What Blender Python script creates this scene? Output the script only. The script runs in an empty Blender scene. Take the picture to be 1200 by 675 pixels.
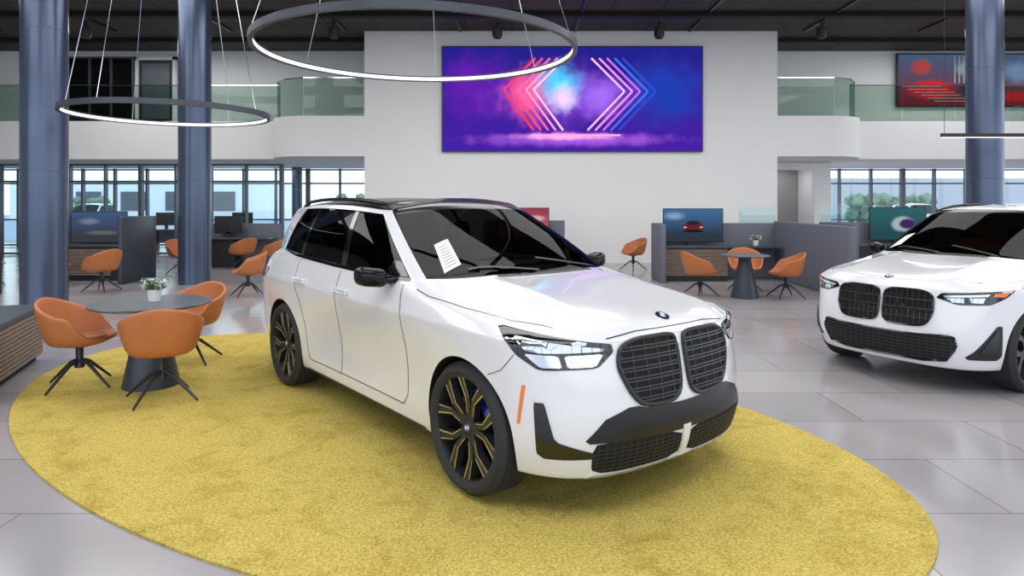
import bpy, bmesh, math, random
import numpy as np
from mathutils import Vector, Matrix
from mathutils.bvhtree import BVHTree
from mathutils.geometry import delaunay_2d_cdt
random.seed(4)
S = bpy.context.scene
try:
    S.view_settings.view_transform = 'Standard'
except Exception: pass
COL = S.collection
R = math.radians

# ------------------------------------------------------------ materials
def new_mat(name):
    m = bpy.data.materials.new(name); m.use_nodes = True
    nt = m.node_tree; nt.nodes.clear()
    o = nt.nodes.new('ShaderNodeOutputMaterial')
    return m, nt, o
def L(nt, a, b): nt.links.new(a, b)
def pmat(name, col, rough=.5, metal=0, spec=.5, coat=0, var=0, vscale=5, bump=0, bscale=50, emit=None, estr=0):
    m, nt, o = new_mat(name)
    p = nt.nodes.new('ShaderNodeBsdfPrincipled')
    p.inputs['Base Color'].default_value = (*col, 1)
    p.inputs['Roughness'].default_value = rough
    p.inputs['Metallic'].default_value = metal
    p.inputs['Specular IOR Level'].default_value = spec
    p.inputs['Coat Weight'].default_value = coat
    p.inputs['Coat Roughness'].default_value = .03
    if emit:
        p.inputs['Emission Color'].default_value = (*emit, 1)
        p.inputs['Emission Strength'].default_value = estr
    tc = nt.nodes.new('ShaderNodeTexCoord')
    if var:
        n = nt.nodes.new('ShaderNodeTexNoise'); n.inputs['Scale'].default_value = vscale
        n.inputs['Detail'].default_value = 5
        L(nt, tc.outputs['Object'], n.inputs['Vector'])
        mx = nt.nodes.new('ShaderNodeMix'); mx.data_type = 'RGBA'
        mx.inputs[6].default_value = (*[c*(1-var) for c in col], 1)
        mx.inputs[7].default_value = (*[min(1, c*(1+var)) for c in col], 1)
        L(nt, n.outputs['Fac'], mx.inputs[0]); L(nt, mx.outputs[2], p.inputs['Base Color'])
    if bump:
        n = nt.nodes.new('ShaderNodeTexNoise'); n.inputs['Scale'].default_value = bscale
        L(nt, tc.outputs['Object'], n.inputs['Vector'])
        b = nt.nodes.new('ShaderNodeBump'); b.inputs['Strength'].default_value = bump
        b.inputs['Distance'].default_value = .01
        L(nt, n.outputs['Fac'], b.inputs['Height']); L(nt, b.outputs[0], p.inputs['Normal'])
    L(nt, p.outputs[0], o.inputs[0])
    return m
def emat(name, col, s):
    m, nt, o = new_mat(name)
    e = nt.nodes.new('ShaderNodeEmission'); e.inputs[0].default_value = (*col, 1); e.inputs[1].default_value = s
    L(nt, e.outputs[0], o.inputs[0]); return m
def glassmat(name, tint, refl=1.0, rough=0.0, base=.04):
    m, nt, o = new_mat(name)
    t = nt.nodes.new('ShaderNodeBsdfTransparent'); t.inputs[0].default_value = (*tint, 1)
    g = nt.nodes.new('ShaderNodeBsdfGlossy'); g.inputs['Roughness'].default_value = rough
    f = nt.nodes.new('ShaderNodeLayerWeight'); f.inputs[0].default_value = .25
    mr = nt.nodes.new('ShaderNodeMapRange'); mr.inputs[3].default_value = base; mr.inputs[4].default_value = .6*refl
    pw = nt.nodes.new('ShaderNodeMath'); pw.operation = 'POWER'; pw.inputs[1].default_value = 3
    L(nt, f.outputs['Facing'], pw.inputs[0]); L(nt, pw.outputs[0], mr.inputs[0])
    mx = nt.nodes.new('ShaderNodeMixShader')
    L(nt, mr.outputs[0], mx.inputs[0]); L(nt, t.outputs[0], mx.inputs[1]); L(nt, g.outputs[0], mx.inputs[2])
    L(nt, mx.outputs[0], o.inputs[0]); return m

def blob_mat(name, c_lo, c_hi, axis, lo, hi, blobs, strength, noise=0, nscale=1.5):
    """flat picture: vertical gradient + soft elliptical blobs, in object (x,z) metres"""
    m, nt, o = new_mat(name)
    N = nt.nodes
    tc = N.new('ShaderNodeTexCoord'); sp = N.new('ShaderNodeSeparateXYZ'); L(nt, tc.outputs['Object'], sp.inputs[0])
    mr = N.new('ShaderNodeMapRange'); mr.inputs[1].default_value = lo; mr.inputs[2].default_value = hi
    L(nt, sp.outputs[axis], mr.inputs[0])
    mx = N.new('ShaderNodeMix'); mx.data_type = 'RGBA'
    mx.inputs[6].default_value = (*c_lo, 1); mx.inputs[7].default_value = (*c_hi, 1)
    L(nt, mr.outputs[0], mx.inputs[0]); cur = mx.outputs[2]
    nz = None
    if noise:
        nz = N.new('ShaderNodeTexNoise'); nz.inputs['Scale'].default_value = nscale; nz.inputs['Detail'].default_value = 7; nz.inputs['Roughness'].default_value = .6
        L(nt, tc.outputs['Object'], nz.inputs['Vector'])
    for (bx, bz, rx, rz, col, hard) in blobs:
        a = N.new('ShaderNodeVectorMath'); a.operation = 'SUBTRACT'; a.inputs[1].default_value = (bx, 0, bz)
        L(nt, tc.outputs['Object'], a.inputs[0])
        b = N.new('ShaderNodeVectorMath'); b.operation = 'MULTIPLY'; b.inputs[1].default_value = (1/rx, 0, 1/rz)
        L(nt, a.outputs[0], b.inputs[0])
        d = N.new('ShaderNodeVectorMath'); d.operation = 'LENGTH'; L(nt, b.outputs[0], d.inputs[0])
        val = d.outputs['Value']
        if nz:
            s = N.new('ShaderNodeMath'); s.operation = 'MULTIPLY_ADD'; s.inputs[1].default_value = -noise*2.5; s.inputs[2].default_value = noise*1.25
            L(nt, nz.outputs['Fac'], s.inputs[0])
            ad = N.new('ShaderNodeMath'); ad.operation = 'ADD'; L(nt, val, ad.inputs[0]); L(nt, s.outputs[0], ad.inputs[1]); val = ad.outputs[0]
        r = N.new('ShaderNodeMapRange'); r.interpolation_type = 'SMOOTHSTEP'
        r.inputs[1].default_value = hard; r.inputs[2].default_value = 1; r.inputs[3].default_value = 1; r.inputs[4].default_value = 0
        L(nt, val, r.inputs[0])
        q = N.new('ShaderNodeMix'); q.data_type = 'RGBA'; q.inputs[7].default_value = (*col, 1)
        L(nt, r.outputs[0], q.inputs[0]); L(nt, cur, q.inputs[6]); cur = q.outputs[2]
    e = N.new('ShaderNodeEmission'); e.inputs[1].default_value = strength
    L(nt, cur, e.inputs[0]); L(nt, e.outputs[0], o.inputs[0]); return m

M = {}
M['wall'] = pmat('wall_paint', (.86, .85, .83), .7, var=.02, vscale=1.5)
M['wallgrey'] = pmat('wall_grey', (.50, .49, .49), .7, var=.03)
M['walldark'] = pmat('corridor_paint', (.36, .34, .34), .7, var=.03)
M['white'] = pmat('white_trim', (.8, .8, .8), .5)
M['paint'] = pmat('car_paint_white', (.80, .80, .82), .2, coat=1, spec=.6)
M['black'] = pmat('gloss_black', (.006, .006, .007), .08, coat=.6)
M['roof'] = pmat('roof_black', (.006, .006, .007), .16, spec=.25)
M['band'] = pmat('bumper_black', (.010, .010, .011), .22)
M['satin'] = pmat('satin_black', (.018, .018, .02), .4)
M['deep'] = pmat('deep_black', (.004, .004, .004), .8)
M['bar'] = pmat('grille_bar', (.022, .024, .03), .35, metal=0)
M['dchrome'] = pmat('dark_chrome', (.10, .10, .11), .2, metal=1)
M['chrome'] = pmat('chrome', (.75, .75, .77), .12, metal=1)
M['bronze'] = pmat('machined_spoke', (.72, .67, .58), .3, metal=1)
M['tyre'] = pmat('tyre_rubber', (.026, .026, .028), .75, bump=.2, bscale=150)
M['blue'] = pmat('caliper_blue', (.01, .05, .5), .3, coat=.5)
M['glass'] = glassmat('car_glass_tinted', (.05, .055, .06), .8)
M['wglass'] = glassmat('windshield_glass', (.20, .22, .22), .4, base=.025)
M['lamp'] = pmat('headlamp_lens', (.50, .53, .58), .06, metal=.75, coat=1)
M['lampw'] = pmat('headlamp_reflector', (.80, .83, .87), .12, metal=.5, coat=1)
M['orange'] = pmat('amber_reflector', (.9, .22, .03), .25, coat=.5)
M['red'] = pmat('tail_lamp', (.35, .01, .01), .15, coat=1)
M['paper'] = pmat('paper', (.85, .85, .85), .8)
M['print'] = pmat('printed_text', (.25, .25, .27), .8)
M['seatdark'] = pmat('car_seat_dark', (.06, .035, .028), .5)
M['seattan'] = pmat('car_seat_tan', (.38, .11, .04), .5)
M['leather'] = pmat('caramel_leather', (.50, .165, .05), .42, var=.12, vscale=6, bump=.15, bscale=120)
M['legs'] = pmat('leg_metal', (.035, .037, .045), .4, metal=.5)
M['tabletop'] = pmat('table_top', (.08, .09, .105), .3)
M['tablebase'] = pmat('table_base', (.045, .056, .078), .4, metal=.2)
M['column'] = pmat('column_metal_paint', (.085, .11, .17), .26, metal=.65, var=.3, vscale=1.2)
M['ringm'] = pmat('ring_metal', (.07, .075, .09), .4, metal=.4)
M['ringe'] = emat('ring_led', (1, .97, .92), 1.6)
M['partition'] = pmat('partition_fabric', (.14, .15, .185), .8, bump=.2, bscale=200)
M['frame'] = pmat('mullion', (.10, .11, .13), .4, metal=.4)
M['frost'] = glassmat('clear_glass', (.84, .94, .94), .6)
M['rail'] = glassmat('rail_glass', (.73, .81, .77), .2, base=.015)
M['pale'] = pmat('pale_leaves', (.20, .27, .16), .7, var=.3)
M['green'] = pmat('leaves', (.09, .17, .07), .7, var=.4)
M['flower'] = pmat('blossom', (.75, .78, .74), .7)
M['asphalt'] = pmat('asphalt', (.42, .42, .43), .9, var=.1)
M['spot'] = pmat('spotlight_black', (.02, .02, .02), .5)

def slat_mat():
    m, nt, o = new_mat('wood_slats'); N = nt.nodes
    p = N.new('ShaderNodeBsdfPrincipled'); p.inputs['Roughness'].default_value = .5
    tc = N.new('ShaderNodeTexCoord')
    n = N.new('ShaderNodeTexNoise'); n.inputs['Scale'].default_value = 8; n.inputs['Detail'].default_value = 6
    mp = N.new('ShaderNodeMapping'); mp.inputs['Scale'].default_value = (1, 1, 14)
    L(nt, tc.outputs['Object'], mp.inputs[0]); L(nt, mp.outputs[0], n.inputs['Vector'])
    r = N.new('ShaderNodeValToRGB'); r.color_ramp.elements[0].position = .3; r.color_ramp.elements[1].position = .7
    r.color_ramp.elements[0].color = (.13, .09, .07, 1); r.color_ramp.elements[1].color = (.29, .215, .165, 1)
    L(nt, n.outputs['Fac'], r.inputs[0]); L(nt, r.outputs[0], p.inputs['Base Color']); L(nt, p.outputs[0], o.inputs[0]); return m
M['slat'] = slat_mat()

def tile_mat():
    m, nt, o = new_mat('floor_tiles'); N = nt.nodes
    p = N.new('ShaderNodeBsdfPrincipled')
    tc = N.new('ShaderNodeTexCoord'); mp = N.new('ShaderNodeMapping'); mp.inputs['Location'].default_value = (.35, .2, 0)
    L(nt, tc.outputs['Object'], mp.inputs[0])
    b = N.new('ShaderNodeTexBrick'); b.offset = 0.5
    b.inputs['Scale'].default_value = 1; b.inputs['Brick Width'].default_value = 1.5; b.inputs['Row Height'].default_value = .75
    b.inputs['Mortar Size'].default_value = .0055; b.inputs['Mortar Smooth'].default_value = .1
    b.inputs['Color1'].default_value = (.40, .375, .385, 1); b.inputs['Color2'].default_value = (.32, .30, .31, 1)
    b.inputs['Mortar'].default_value = (.19, .18, .18, 1)
    L(nt, mp.outputs[0], b.inputs['Vector'])
    n = N.new('ShaderNodeTexNoise'); n.inputs['Scale'].default_value = .9; n.inputs['Detail'].default_value = 4; n.inputs['Roughness'].default_value = .45
    L(nt, tc.outputs['Object'], n.inputs['Vector'])
    mr = N.new('ShaderNodeMapRange'); mr.inputs[1].default_value = .3; mr.inputs[2].default_value = .7; mr.inputs[3].default_value = .94; mr.inputs[4].default_value = 1.06
    L(nt, n.outputs['Fac'], mr.inputs[0])
    v = N.new('ShaderNodeVectorMath'); v.operation = 'SCALE'; L(nt, b.outputs['Color'], v.inputs[0]); L(nt, mr.outputs[0], v.inputs['Scale'])
    L(nt, v.outputs[0], p.inputs['Base Color'])
    mr2 = N.new('ShaderNodeMapRange'); mr2.inputs[3].default_value = .12; mr2.inputs[4].default_value = .22
    L(nt, n.outputs['Fac'], mr2.inputs[0]); L(nt, mr2.outputs[0], p.inputs['Roughness'])
    L(nt, p.outputs[0], o.inputs[0]); return m
M['floor'] = tile_mat()

def rug_mat():
    m, nt, o = new_mat('rug_pile'); N = nt.nodes
    p = N.new('ShaderNodeBsdfPrincipled'); p.inputs['Roughness'].default_value = .95; p.inputs['Specular IOR Level'].default_value = .1
    tc = N.new('ShaderNodeTexCoord')
    n = N.new('ShaderNodeTexNoise'); n.inputs['Scale'].default_value = 2.6; n.inputs['Detail'].default_value = 8; n.inputs['Roughness'].default_value = .72; n.inputs['Distortion'].default_value = .9
    L(nt, tc.outputs['Object'], n.inputs['Vector'])
    r = N.new('ShaderNodeValToRGB'); e = r.color_ramp.elements
    e[0].position = .30; e[0].color = (.40, .295, .055, 1); e[1].position = .52; e[1].color = (.59, .46, .115, 1)
    L(nt, n.outputs['Fac'], r.inputs[0])
    f = N.new('ShaderNodeTexNoise'); f.inputs['Scale'].default_value = 75; f.inputs['Detail'].default_value = 4
    L(nt, tc.outputs['Object'], f.inputs['Vector'])
    mr = N.new('ShaderNodeMapRange'); mr.inputs[1].default_value = .3; mr.inputs[2].default_value = .7; mr.inputs[3].default_value = .62; mr.inputs[4].default_value = 1.3
    L(nt, f.outputs['Fac'], mr.inputs[0])
    v = N.new('ShaderNodeVectorMath'); v.operation = 'SCALE'; L(nt, r.outputs[0], v.inputs[0]); L(nt, mr.outputs[0], v.inputs['Scale'])
    L(nt, v.outputs[0], p.inputs['Base Color'])
    b = N.new('ShaderNodeBump'); b.inputs['Strength'].default_value = .7; b.inputs['Distance'].default_value = .012
    L(nt, f.outputs['Fac'], b.inputs['Height']); L(nt, b.outputs[0], p.inputs['Normal'])
    L(nt, p.outputs[0], o.inputs[0]); return m
M['rug'] = rug_mat()

def ceil_mat():
    m, nt, o = new_mat('ceiling_dark'); N = nt.nodes
    p = N.new('ShaderNodeBsdfPrincipled'); p.inputs['Roughness'].default_value = .8
    tc = N.new('ShaderNodeTexCoord'); b = N.new('ShaderNodeTexBrick'); b.offset = 0
    b.inputs['Scale'].default_value = 1; b.inputs['Brick Width'].default_value = 1.2; b.inputs['Row Height'].default_value = .6
    b.inputs['Mortar Size'].default_value = .02
    b.inputs['Color1'].default_value = (.060, .050, .046, 1); b.inputs['Color2'].default_value = (.045, .038, .035, 1); b.inputs['Mortar'].default_value = (.012, .012, .012, 1)
    L(nt, tc.outputs['Object'], b.inputs['Vector']); L(nt, b.outputs['Color'], p.inputs['Base Color']); L(nt, p.outputs[0], o.inputs[0]); return m
M['ceil'] = ceil_mat()

# ------------------------------------------------------------ mesh helpers
def link(ob, parent=None):
    COL.objects.link(ob)
    if parent: ob.parent = parent
    return ob
def empty(name, loc=(0, 0, 0), rz=0):
    e = bpy.data.objects.new(name, None); e.location = loc; e.rotation_euler = (0, 0, rz); e.empty_display_size = .2
    return link(e)
def mesh(name, vs, fs, mats, parent=None, smooth=False, mi=None, recalc=True, sharp=35):
    me = bpy.data.meshes.new(name); me.from_pydata([tuple(v) for v in vs], [], fs)
    if not isinstance(mats, (list, tuple)): mats = [mats]
    for m in mats: me.materials.append(m)
    if mi: me.polygons.foreach_set('material_index', mi)
    if recalc:
        bm = bmesh.new(); bm.from_mesh(me); bmesh.ops.recalc_face_normals(bm, faces=bm.faces); bm.to_mesh(me); bm.free()
    if smooth:
        me.polygons.foreach_set('use_smooth', [True]*len(me.polygons)); me.set_sharp_from_angle(angle=R(sharp))
    me.update()
    return link(bpy.data.objects.new(name, me), parent)
def boxdata(x0, x1, y0, y1, z0, z1, b=0):
    bm = bmesh.new(); bmesh.ops.create_cube(bm, size=1)
    for v in bm.verts:
        v.co = Vector(((x0+x1)/2+v.co.x*(x1-x0), (y0+y1)/2+v.co.y*(y1-y0), (z0+z1)/2+v.co.z*(z1-z0)))
    if b: bmesh.ops.bevel(bm, geom=bm.edges[:], offset=b, segments=3, affect='EDGES', profile=.5)
    bm.verts.index_update()
    vs = [v.co.copy() for v in bm.verts]; fs = [[v.index for v in f.verts] for f in bm.faces]; bm.free()
    return vs, fs
def box(name, x0, x1, y0, y1, z0, z1, mat, parent=None, b=0):
    vs, fs = boxdata(x0, x1, y0, y1, z0, z1, b)
    return mesh(name, vs, fs, mat, parent, smooth=bool(b))
class Acc:
    def __init__(s): s.v = []; s.f = []; s.m = []
    def add(s, vs, fs, m=0, T=None):
        o = len(s.v)
        for v in vs: s.v.append(T @ Vector(v) if T else Vector(v))
        for f in fs: s.f.append([i+o for i in f]); s.m.append(m)
    def box(s, x0, x1, y0, y1, z0, z1, m=0, b=0, T=None):
        vs, fs = boxdata(x0, x1, y0, y1, z0, z1, b); s.add(vs, fs, m, T)
    def obj(s, name, mats, parent=None, smooth=True): return mesh(name, s.v, s.f, mats, parent, smooth, s.m)
def revolve(prof, n=48, axis='z', closed=False):
    vs = []; fs = []; k = len(prof)
    for i in range(n):
        a = 2*math.pi*i/n; c, s = math.cos(a), math.sin(a)
        for r, h in prof: vs.append((r*c, r*s, h) if axis == 'z' else (r*c, h, r*s))
    for i in range(n):
        j = (i+1) % n
        for q in range(k if closed else k-1):
            w = (q+1) % k
            fs.append([i*k+q, j*k+q, j*k+w, i*k+w])
    if not closed:
        if prof[0][0] > 1e-5: fs.append([i*k for i in range(n)])
        if prof[-1][0] > 1e-5: fs.append([i*k+k-1 for i in range(n)][::-1])
    return vs, fs
def tube(pts, r, n=8, closed=False, r1=None):
    pts = [Vector(p) for p in pts]; m = len(pts); vs = []; fs = []
    for i, p in enumerate(pts):
        if closed: t = pts[(i+1) % m]-pts[i-1]
        else: t = pts[min(i+1, m-1)]-pts[max(i-1, 0)]
        t.normalize(); up = Vector((0, 0, 1)) if abs(t.z) < .95 else Vector((1, 0, 0))
        a = t.cross(up).normalized(); b = t.cross(a)
        rr = r if r1 is None else r+(r1-r)*i/(m-1)
        for k in range(n):
            th = 2*math.pi*k/n; vs.append(p+a*math.cos(th)*rr+b*math.sin(th)*rr)
    for i in range(m if closed else m-1):
        j = (i+1) % m
        for k in range(n):
            w = (k+1) % n; fs.append([i*n+k, i*n+w, j*n+w, j*n+k])
    if not closed:
        fs.append(list(range(n))[::-1]); fs.append([(m-1)*n+k for k in range(n)])
    return vs, fs
def chaikin(poly, it=2, q=.2):
    for _ in range(it):
        o = []
        for i in range(len(poly)):
            a = poly[i]; b = poly[(i+1) % len(poly)]
            o.append((a[0]+(b[0]-a[0])*q, a[1]+(b[1]-a[1])*q)); o.append((b[0]+(a[0]-b[0])*q, b[1]+(a[1]-b[1])*q))
        poly = o
    return poly
def densify(poly, step, closed=True):
    o = []; n = len(poly)
    for i in range(n if closed else n-1):
        a = poly[i]; b = poly[(i+1) % n]; d = math.dist(a, b); k = max(1, int(math.ceil(d/step)))
        for j in range(k): o.append((a[0]+(b[0]-a[0])*j/k, a[1]+(b[1]-a[1])*j/k))
    if not closed: o.append(poly[-1])
    return o
def inside(p, poly):
    c = False; n = len(poly); x, y = p
    for i in range(n):
        x1, y1 = poly[i]; x2, y2 = poly[(i+1) % n]
        if (y1 > y) != (y2 > y) and x < (x2-x1)*(y-y1)/(y2-y1)+x1: c = not c
    return c
def pdist(p, poly):
    return min(math.dist(p, q) for q in poly)

# ------------------------------------------------------------ car
def proj_fn(kind, s=1):
    if kind == 'side': return lambda u, v: (Vector((u, s*3, v)), Vector((0, -s, 0)))
    if kind == 'front': return lambda u, v: (Vector((5, u*s, v)), Vector((-1, 0, 0)))
    if kind == 'rear': return lambda u, v: (Vector((-5, u*s, v)), Vector((1, 0, 0)))
    if kind == 'top': return lambda u, v: (Vector((u, v*s, 4)), Vector((0, 0, -1)))
    if kind == 'diag':
        k = math.sqrt(.5)
        return lambda u, v: (Vector((k*5-k*u, s*(k*5+k*u), v)), Vector((-k, -s*k, 0)))
    if kind == 'rdiag':
        k = math.sqrt(.5)
        return lambda u, v: (Vector((-k*5-k*u, s*(k*5-k*u), v)), Vector((k, -s*k, 0)))

def cage():
    rings = []
    def low(z, zs, zr, xf, xr, ys, door=0, fl=0):
        return [(xf, 0, z), (xf-.012, .33, z), (xf-.075, .60, z), (xf-.20, ys-.13, z), (xf-.44, ys-.012, (z+zs)/2),
                (1.43, ys+fl, zs), (.95, ys-door*.6, zs), (.48, ys-door, zs), (0, ys-door, zs), (-.5, ys-door, zs), (-1.0, ys-door*.4+fl*.5, zs), (-1.43, ys+fl, zs),
                (xr+.42, ys-.015, (zs+zr)/2), (xr+.16, ys-.11, zr), (xr+.055, .60, zr), (xr+.015, .33, zr), (xr, 0, zr)]
    rings.append([(x, 0, .20) for x in (2.0, 1.95, 1.9, 1.8, 1.65, 1.43, .95, .48, 0, -.5, -1, -1.43, -1.8, -1.95, -2.0, -2.1, -2.15)])
    rings.append(low(.20, .20, .24, 2.08, -2.25, .80))
    rings.append(low(.215, .22, .27, 2.19, -2.36, .885))
    rings.append(low(.34, .34, .38, 2.245, -2.43, .925, .028, .008))
    rings.append(low(.50, .48, .52, 2.25, -2.455, .935, .05, .016))
    rings.append(low(.66, .64, .68, 2.23, -2.46, .94, .038, .018))
    rings.append(low(.80, .80, .82, 2.205, -2.45, .95, .010, .012))
    rings.append(low(.915, .93, .95, 2.18, -2.43, .957, 0, 0))
    r = [(2.12, 0, .978), (2.105, .33, .982), (2.03, .58, .98), (1.92, .735, .978), (1.72, .868, .985), (1.40, .912, 1.005), (.95, .918, 1.03),
         (.48, .918, 1.05), (0, .918, 1.065), (-.5, .918, 1.075), (-1, .918, 1.09), (-1.43, .916, 1.10), (-2.0, .885, 1.10), (-2.24, .78, 1.09), (-2.36, .58, 1.09), (-2.40, .33, 1.09), (-2.41, 0, 1.09)]
    rings.append(r)
    r = [(1.97, 0, 1.016), (1.96, .29, 1.022), (1.90, .50, 1.040), (1.79, .645, 1.010), (1.60, .785, 1.012), (1.33, .865, 1.03), (.93, .895, 1.055)]
    r += [(x, .905, z) for x, z in ((.48, 1.075), (0, 1.09), (-.5, 1.10), (-1, 1.115), (-1.43, 1.13))]+[(-1.97, .86, 1.135), (-2.2, .75, 1.13), (-2.33, .57, 1.13), (-2.36, .33, 1.13), (-2.37, 0, 1.13)]
    rings.append(r)
    r = [(1.52, 0, 1.092), (1.52, .26, 1.099), (1.48, .47, 1.116), (1.40, .60, 1.080), (1.27, .73, 1.075), (1.06, .82, 1.08), (.82, .868, 1.09)]
    r += [(x, .893, z) for x, z in ((.46, 1.10), (0, 1.115), (-.5, 1.125), (-1, 1.14), (-1.38, 1.155))]+[(-1.8, .848, 1.165), (-2.17, .74, 1.16), (-2.29, .57, 1.16), (-2.33, .33, 1.16), (-2.34, 0, 1.16)]
    rings.append(r)
    g0 = [(1.08, 0, 1.150), (1.07, .25, 1.150), (1.04, .46, 1.154), (.98, .60, 1.142), (.90, .72, 1.137), (.81, .795, 1.135), (.70, .845, 1.135)]
    g0 += [(x, .878, z) for x, z in ((.42, 1.13), (0, 1.14), (-.45, 1.15), (-.88, 1.165), (-1.25, 1.18))]+[(-1.60, .855, 1.215), (-2.08, .745, 1.20), (-2.25, .56, 1.19), (-2.29, .33, 1.19), (-2.30, 0, 1.19)]
    g1 = [(.20, 0, 1.618), (.19, .22, 1.616), (.165, .38, 1.608), (.125, .49, 1.597), (.07, .565, 1.582), (.0, .61, 1.574), (-.10, .640, 1.575)]
    g1 += [(-.32, .655, 1.592), (-.55, .66, 1.604), (-.80, .66, 1.612), (-1.05, .655, 1.614), (-1.30, .652, 1.61), (-1.52, .648, 1.602), (-1.95, .60, 1.575), (-2.08, .44, 1.575), (-2.11, .24, 1.58), (-2.12, 0, 1.582)]
    def lerp(t, bul):
        o = []
        for a, b in zip(g0, g1):
            p = [a[i]+(b[i]-a[i])*t for i in range(3)]
            p[1] *= 1+bul*1.0; p[2] += bul*.5; o.append(tuple(p))
        return o
    rings.append(g0); rings.append(lerp(.45, .035)); rings.append(lerp(.92, .015)); rings.append(g1)
    r = [(x-.10 if i < 7 else (x+.05 if i > 12 else x), y*.86, z+.028) for i, (x, y, z) in enumerate(g1)]
    rings.append(r)
    r = [(x-.22 if i < 7 else (x+.12 if i > 12 else x), y*.5, z+.045 + (.012 if 6 < i < 13 else 0)) for i, (x, y, z) in enumerate(g1)]
    rings.append(r)
    rings.append([(p[0], 0, p[2]+.008) for p in r])
    return rings, g0, g1

wheel_cache = {}
def wheel_parts(kind):
    if kind in wheel_cache: return wheel_cache[kind]
    out = []
    W = .125; Rt = .368; Ri = .290
    prof = [(Ri, -W+.012), (Ri+.025, -W-.003), (Ri+.05, -W), (Rt-.022, -W+.012), (Rt-.006, -W+.03)]
    for k in range(-3, 4):
        y = k*.028
        prof += [(Rt, y-.010), (Rt, y+.009), (Rt-.008, y+.0115), (Rt-.008, y+.0165)] if k < 3 else [(Rt, y-.010), (Rt-.001, y+.006)]
    prof += [(Rt-.022, W-.012), (Ri+.05, W), (Ri+.025, W+.003), (Ri, W-.012)]
    v, f = revolve(prof, 72, 'y', closed=False)
    f = [q for q in f if len(q) < 10]
    a = Acc(); a.add(v, f); out.append(('tyre', a, [M['tyre']]))
    a = Acc()
    v, f = revolve([(.266, -.115), (.266, .085), (.272, .108), (.284, .116), (.287, .108), (.280, .10), (.280, -.115)], 72, 'y', closed=True); a.add(v, f, 0)
    v, f = revolve([(0, -.06), (.262, -.06)], 48, 'y'); f = [q for q in f if len(q) < 10]; a.add(v, f, 2)
    v, f = revolve([(0.0, .02), (.18, .02), (.18, -.0)], 48, 'y'); f = [q for q in f if len(q) < 10]; a.add(v, f, 3)
    def barr(r0, a0, r1, a1, w0, w1, y0, y1, th, m, lift=0):
        p0 = Vector((r0*math.cos(a0), 0, r0*math.sin(a0))); p1 = Vector((r1*math.cos(a1), 0, r1*math.sin(a1)))
        d = (p1-p0).normalized(); n = Vector((-d.z, 0, d.x))
        vs = []
        for p, w, y in ((p0, w0, y0), (p1, w1, y1)):
            for s in (-1, 1):
                vs.append(p+n*s*w/2+Vector((0, y+lift, 0))); vs.append(p+n*s*w*.62+Vector((0, y-th, 0)))
        a.add(vs, [[0, 2, 6, 4], [1, 5, 7, 3], [0, 4, 5, 1], [2, 3, 7, 6], [0, 1, 3, 2], [4, 6, 7, 5]], m)
    for k in range(5):
        t = 2*math.pi*k/5+.3
        for s in (-1, 1):
            barr(.045, t+s*.32, .155, t+s*.17, .032, .036, .075, .088, .04, 0)
            barr(.150, t+s*.17, .270, t+s*.36, .036, .050, .088, .100, .04, 0)
            barr(.080, t+s*.36, .158, t+s*.255, .004, .005, .078, .090, .006, 1, .002)
            barr(.156, t+s*.255, .270, t+s*.445, .005, .009, .089, .101, .006, 1, .002)
            barr(.165, t+s*.10, .268, t+s*.275, .0035, .006, .090, .101, .006, 1, .002)
    v, f = revolve([(0, .086), (.03, .086), (.034, .082), (.062, .076), (.066, .03)], 32, 'y'); f = [q for q in f if len(q) < 10]; a.add(v, f, 0)
    v, f = revolve([(0, .089), (.026, .089), (.028, .086)], 24, 'y'); f = [q for q in f if len(q) < 10]; a.add(v, f, 4)
    for k in range(4):
        t0 = k*math.pi/2
        pts = [(0, .0905, 0)]+[(.019*math.cos(t0+j*math.pi/12), .0905, .019*math.sin(t0+j*math.pi/12)) for j in range(7)]
        a.add(pts, [list(range(8))], 5 if k % 2 else 6)
    for j in range(6):
        t0 = 2.75+j*.13
        barr(.13, t0, .205, t0, .045, .05, .045, .045, .06, 7)
    out.append(('rim', a, [M['satin'], M['bronze'] if kind == 0 else M['dchrome'], M['deep'], M['dchrome'], M['black'], M['blue'], M['paper'], M['blue']]))
    res = []
    for nm, ac, mats in out:
        ob = ac.obj(nm, mats); me = ob.data; bpy.data.objects.remove(ob); res.append((nm, me))
    wheel_cache[kind] = res
    return res

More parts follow.
